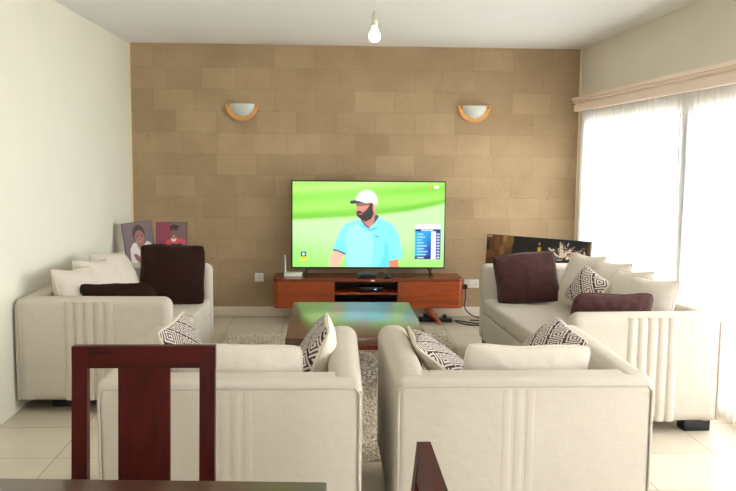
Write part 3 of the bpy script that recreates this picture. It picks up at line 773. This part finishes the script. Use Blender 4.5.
# ------------------------------------------------------------------ sconces
def sconce(label, x, z):
    t = thing('wall_sconce', label, 'wall lamp', (x, YB - .001, z), group='half-moon wall lamps')
    def half(r, n=24): return [(-r * math.cos(math.pi * k / n), -r * math.sin(math.pi * k / n)) for k in range(n + 1)]
    # glass: quarter-bowl bulging from the wall
    m = MB(); R, dep = .122, .075; rows = []
    for j in range(9):
        ph = j / 8 * math.pi / 2
        rows.append([m.bm.verts.new((-R * math.cos(math.pi * k / 24) * math.cos(ph), -.012 - dep * math.sin(ph), -R * math.sin(math.pi * k / 24) * math.cos(ph) + .002)) for k in range(25)])
    for a, b in zip(rows, rows[1:]):
        for k in range(24): m.bm.faces.new((a[k], a[k + 1], b[k + 1], b[k]))
    bmesh.ops.remove_doubles(m.bm, verts=m.bm.verts, dist=.0002)
    m.done('glass_shade', M['frosted'], t)
    o = half(.157); i_ = half(.118); m = MB()
    m.prism(o + i_[::-1], -.03, 0, 'y'); m.done('wooden_rim', M['sconce_wood'], t)
    for sx in (-1, 1):
        m = MB(); m.tube([(sx * .134, -.028, -.02), (sx * .134, -.036, -.02)], .006, 10); m.done('screw', M['unit_dark'], t)
    return t
sconce('half-moon wall lamp with wooden rim, left of the television', -.826, 2.066)
sconce('half-moon wall lamp with wooden rim, right of the television', 1.417, 2.072)

# ------------------------------------------------------------------ pendant bulb
pb = thing('pendant_bulb', 'bare lit bulb hanging from the ceiling on a thin cord', 'ceiling lamp', (.228, 4.25, CEIL))
m = MB(); m.lathe([(.001, -.03), (.03, -.028), (.045, -.012), (.046, 0)], seg=20); m.done('ceiling_rose', M['white_plastic'], pb)
m = MB(); m.tube([(0, 0, -.025), (0, 0, -.345)], .0028, 8); m.done('cord', M['white_plastic'], pb)
m = MB(); m.lathe([(.001, 0), (.008, 0), (.013, -.014), (.015, -.03), (.015, -.07), (.012, -.074), (.001, -.074)], (0, 0, -.337), 16); m.done('lamp_holder', M['brass'], pb)
m = MB(); m.lathe([(.011, 0), (.013, -.014), (.018, -.024), (.026, -.036), (.029, -.05), (.026, -.064), (.016, -.075), (.001, -.079)], (0, 0, -.41), 20); m.done('glass_bulb', M['bulb'], pb)

# ------------------------------------------------------------------ framed portraits behind the left sofa
st = thing('side_table', 'dark side table in the corner behind the left sofa', 'table', (-1.54, 7.55, 0))
bx('tabletop', M['mahogany_h'], st, -.34, .34, -.28, .28, .575, .605, bev=.004, seg=2)
for sx in (-1, 1):
    for sy_ in (-1, 1): bx('leg', M['mahogany'], st, sx * .29 - .02, sx * .29 + .02, sy_ * .23 - .02, sy_ * .23 + .02, 0, .575)

def picture(name, label, cat, img, w, h, d, mat, loc, rot, prop=False):
    t = thing(name, label, cat, loc); t.rotation_euler = rot
    bx('canvas_frame', M['canvas_edge'], t, -w / 2, w / 2, 0, d, 0, h, bev=.002, seg=1)
    p = grid_picture('print', img, w - .006, h - .006, mat, t, -.0008); p.location = (0, 0, .003)
    if prop:
        m = MB(); m.tube([(0, d, h * .55), (0, d + .1, .022)], .006, 6); m.done('prop', M['canvas_edge'], t)
    return t
def child_img():
    P = Paint(90, 120, 0, 0, 280, 400, 2); P.C[:] = P.c((116, 98, 106)); P.fill(np.clip((P.X - 40) / 300, 0, 1), (86, 70, 74), .8)
    P.poly([(40, 400), (48, 250), (75, 205), (110, 190), (150, 260), (215, 190), (250, 215), (262, 290), (270, 400)], (226, 218, 222))
    P.poly([(105, 180), (185, 180), (180, 250), (150, 280), (118, 240)], (150, 98, 88))
    P.ell(146, 118, 58, 92, (48, 36, 38)); P.ell(150, 150, 46, 72, (142, 92, 84)); P.ell(150, 172, 34, 36, (166, 112, 102), .8)
    for x in (130, 170): P.ell(x, 142, 8, 5, (40, 26, 28))
    P.ell(150, 166, 9, 8, (122, 74, 68)); P.ell(150, 190, 17, 6, (126, 58, 60)); P.ell(150, 189, 11, 2.5, (226, 214, 208))
    P.poly([(70, 300), (100, 300), (160, 370), (165, 400), (120, 400), (85, 350)], (140, 92, 96)); P.line([(110, 195), (140, 280), (150, 400)], 8, (196, 186, 192))
    P.blur(2); return P.get()
def grad_img():
    P = Paint(90, 124, 0, 0, 310, 430, 2); P.C[:] = P.c((116, 88, 92)); P.rect(0, 0, 150, 430, (142, 56, 82))
    for i in range(7): P.line([(10 + i * 21, 0), (4 + i * 19, 430)], 7, (112, 36, 62), a=.6)
    P.fill(np.clip((P.X - 150) / 160, 0, 1), (104, 84, 84), .6)
    P.poly([(70, 430), (84, 250), (110, 190), (180, 165), (240, 165), (300, 210), (310, 430)], (36, 30, 40))
    P.poly([(90, 215), (115, 180), (160, 165), (240, 160), (290, 180), (308, 225), (300, 300), (270, 230), (235, 215), (215, 230), (150, 222), (125, 235), (120, 300), (140, 430), (118, 430), (105, 240)], (206, 66, 84))
    P.poly([(120, 232), (155, 225), (160, 430), (132, 430)], (196, 60, 80)); P.rect(158, 240, 190, 430, (76, 70, 140)); P.poly([(262, 240), (300, 215), (306, 300), (280, 330)], (120, 76, 150))
    P.poly([(150, 165), (205, 165), (200, 195), (178, 205), (156, 195)], (226, 222, 226)); P.ell(176, 118, 36, 56, (112, 72, 66)); P.ell(178, 132, 27, 36, (140, 94, 86), .8)
    for x in (163, 192): P.ell(x, 116, 6, 4, (34, 22, 24))
    P.ell(178, 148, 13, 5, (214, 196, 190)); P.poly([(138, 84), (140, 58), (178, 46), (216, 58), (216, 88), (176, 78)], (38, 30, 34)); P.poly([(122, 50), (176, 22), (236, 40), (232, 56), (176, 60)], (30, 24, 28))
    P.blur(2); return P.get()
picture('portrait_canvas', 'portrait canvas of a child in white clothing, tilted against the left wall', 'picture', child_img(), .262, .375, .022, M['print'], (-1.64, 7.47, .614), (math.radians(-10), math.radians(-5.5), math.radians(24)), True)
picture('portrait_canvas', 'portrait canvas of a graduate in a red-hooded gown, behind the brown pillow', 'picture', grad_img(), .272, .372, .022, M['print'], (-1.400, 7.545, .607), (math.radians(-8), 0, math.radians(3)), True)

def still_life():
    P = Paint(240, 200, 486, 233, 592, 323, 2); P.Y += (P.X - 487) * .067; P.C[:] = P.c((12, 12, 16))
    P.rect(480, 228, 514, 340, (92, 56, 26)); P.rect(481, 240, 489, 249, (20, 20, 26)); P.rect(486, 231, 492, 236, (168, 146, 122)); P.ell(489, 254, 7, 4, (122, 74, 32))
    P.rect(495, 233, 500, 250, (112, 74, 38)); P.ell(509, 239, 6.5, 9, (118, 84, 36)); P.ell(506, 236, 2, 6, (156, 116, 60)); P.ell(503, 250, 3, 6, (134, 92, 60))
    P.rect(540.6, 246, 543.8, 258, (200, 160, 60)); P.rect(541.2, 240.5, 543.2, 246.5, (70, 60, 50)); P.rect(541.4, 242, 543, 243.2, (240, 150, 40)); P.rect(540, 256, 545, 266, (200, 180, 130))
    rnd = random.Random(9)
    for i in range(340):
        x = rnd.gauss(573, 9); y = 262 - abs(rnd.gauss(0, 6)) - (4 if 562 < x < 575 else 0); a = rnd.uniform(0, 3.14); L = rnd.uniform(.6, 2.4)
        if x > 589: continue
        P.line([(x, y), (x + L * math.cos(a), y - L * math.sin(a))], rnd.uniform(.5, .9), rnd.choice([(232, 222, 206), (246, 240, 230), (190, 160, 130), (150, 90, 70)]))
    for x, y0 in ((563, 241), (565, 243)): P.line([(x, y0), (x + 1, 262)], 1.1, (226, 216, 202))
    P.line([(552, 247), (560, 254)], 1.4, (232, 226, 214)); P.ell(563, 259, 7, 2.6, (26, 20, 26)); P.rect(560, 258, 566, 259, (200, 190, 180))
    for i in range(24):
        x = rnd.uniform(545, 556); P.line([(x, 262), (x + rnd.uniform(-3, 3), 252 + rnd.uniform(0, 5))], .6, (224, 214, 196))
    P.rect(589.6, 228, 592, 340, (120, 88, 44), .6); P.ell(566, 284, 22, 18, (110, 60, 34), .7)
    P.blur(1); return P.get()
ax, ay, bx2, by2 = 1.560, 8.15, 2.362, 7.42
ang = math.atan2(by2 - ay, bx2 - ax); Lw = math.hypot(bx2 - ax, by2 - ay)
picture('still_life_canvas', 'wide dark canvas of a bottle and white flowers behind the window sofa', 'picture', still_life(), Lw, .835, .035, M['print_dark'], ((ax + bx2) / 2 - .06 * math.sin(-ang), (ay + by2) / 2 - .06, 0), (math.radians(-4), 0, ang))

# ------------------------------------------------------------------ dining set
def dining_chair(label, loc, rotz):
    """front at -Y; back top rail at +Y"""
    t = thing('dining_chair', label, 'chair', loc, rotz, 'dining chairs')
    hw_, yb = .2135, .205
    for sx in (-1, 1):
        m = MB(); x0, x1 = sorted((sx * hw_, sx * (hw_ - .046)))
        m.prism([(yb - .035, 0), (yb + .0, 0), (yb + .0, .42), (yb + .05, 1.0), (yb + .022, 1.0), (yb - .035, .44)], x0, x1, 'x'); m.done('rear_leg', M['mahogany'], t, False)
        m = MB(); m.box(x0, x1, -.215, -.172, 0, .425, bev=.003, seg=1); m.done('front_leg', M['mahogany'], t)
    m = MB(); k = .05 / .58
    zz = lambda z: yb + (z - .42) * k
    m.prism([(zz(.937) - .027, .937), (zz(.937), .937), (zz(1.003), 1.003), (zz(1.003) - .028, 1.003)], -hw_ - .001, hw_ + .001, 'x'); m.done('top_rail', M['mahogany_h'], t, False)
    m = MB(); m.prism([(zz(.47) - .022, .47), (zz(.47) - .006, .47), (zz(.938) - .006, .938), (zz(.938) - .022, .938)], -.0775, .0775, 'x'); m.done('splat', M['mahogany'], t, False)
    bx('seat_frame', M['mahogany_h'], t, -hw_ + .047, hw_ - .047, -.2, .17, .385, .425, bev=.002, seg=1)
    bx('seat_pad', M['cushion'], t, -hw_, hw_, -.222, .168, .4255, .47, bev=.016, seg=3)
    bx('stretcher', M['mahogany_h'], t, -hw_ + .047, hw_ - .047, .172, .202, .42, .47, bev=.002, seg=1)
    return t
dining_chair('dark red mahogany dining chair with wide centre splat, behind the table', (-.5545, 2.29, 0), 0)
dining_chair('dark dining chair seen edge-on at the right end of the table', (-.045, 1.437, 0), -math.pi / 2)
dt = thing('dining_table', 'dark brown dining table whose far edge crosses the bottom of the view', 'table', (0.0, 2.052, 0), math.radians(-3.2))
bx('tabletop', M['dining_top'], dt, -1.72, 0, -1.08, 0, .722, .76, bev=.004, seg=2)
bx('apron', M['mahogany_h'], dt, -1.64, -.08, -1.0, -.08, .65, .722, bev=.002, seg=1)
for x in (-1.66, -.06):
    for y in (-1.02, -.06): bx('leg', M['mahogany'], dt, x - .035 if x < -1 else x - .02, x + .035 if x < -1 else x + .045, y - .035, y + .035, 0, .6495, bev=.003, seg=1)
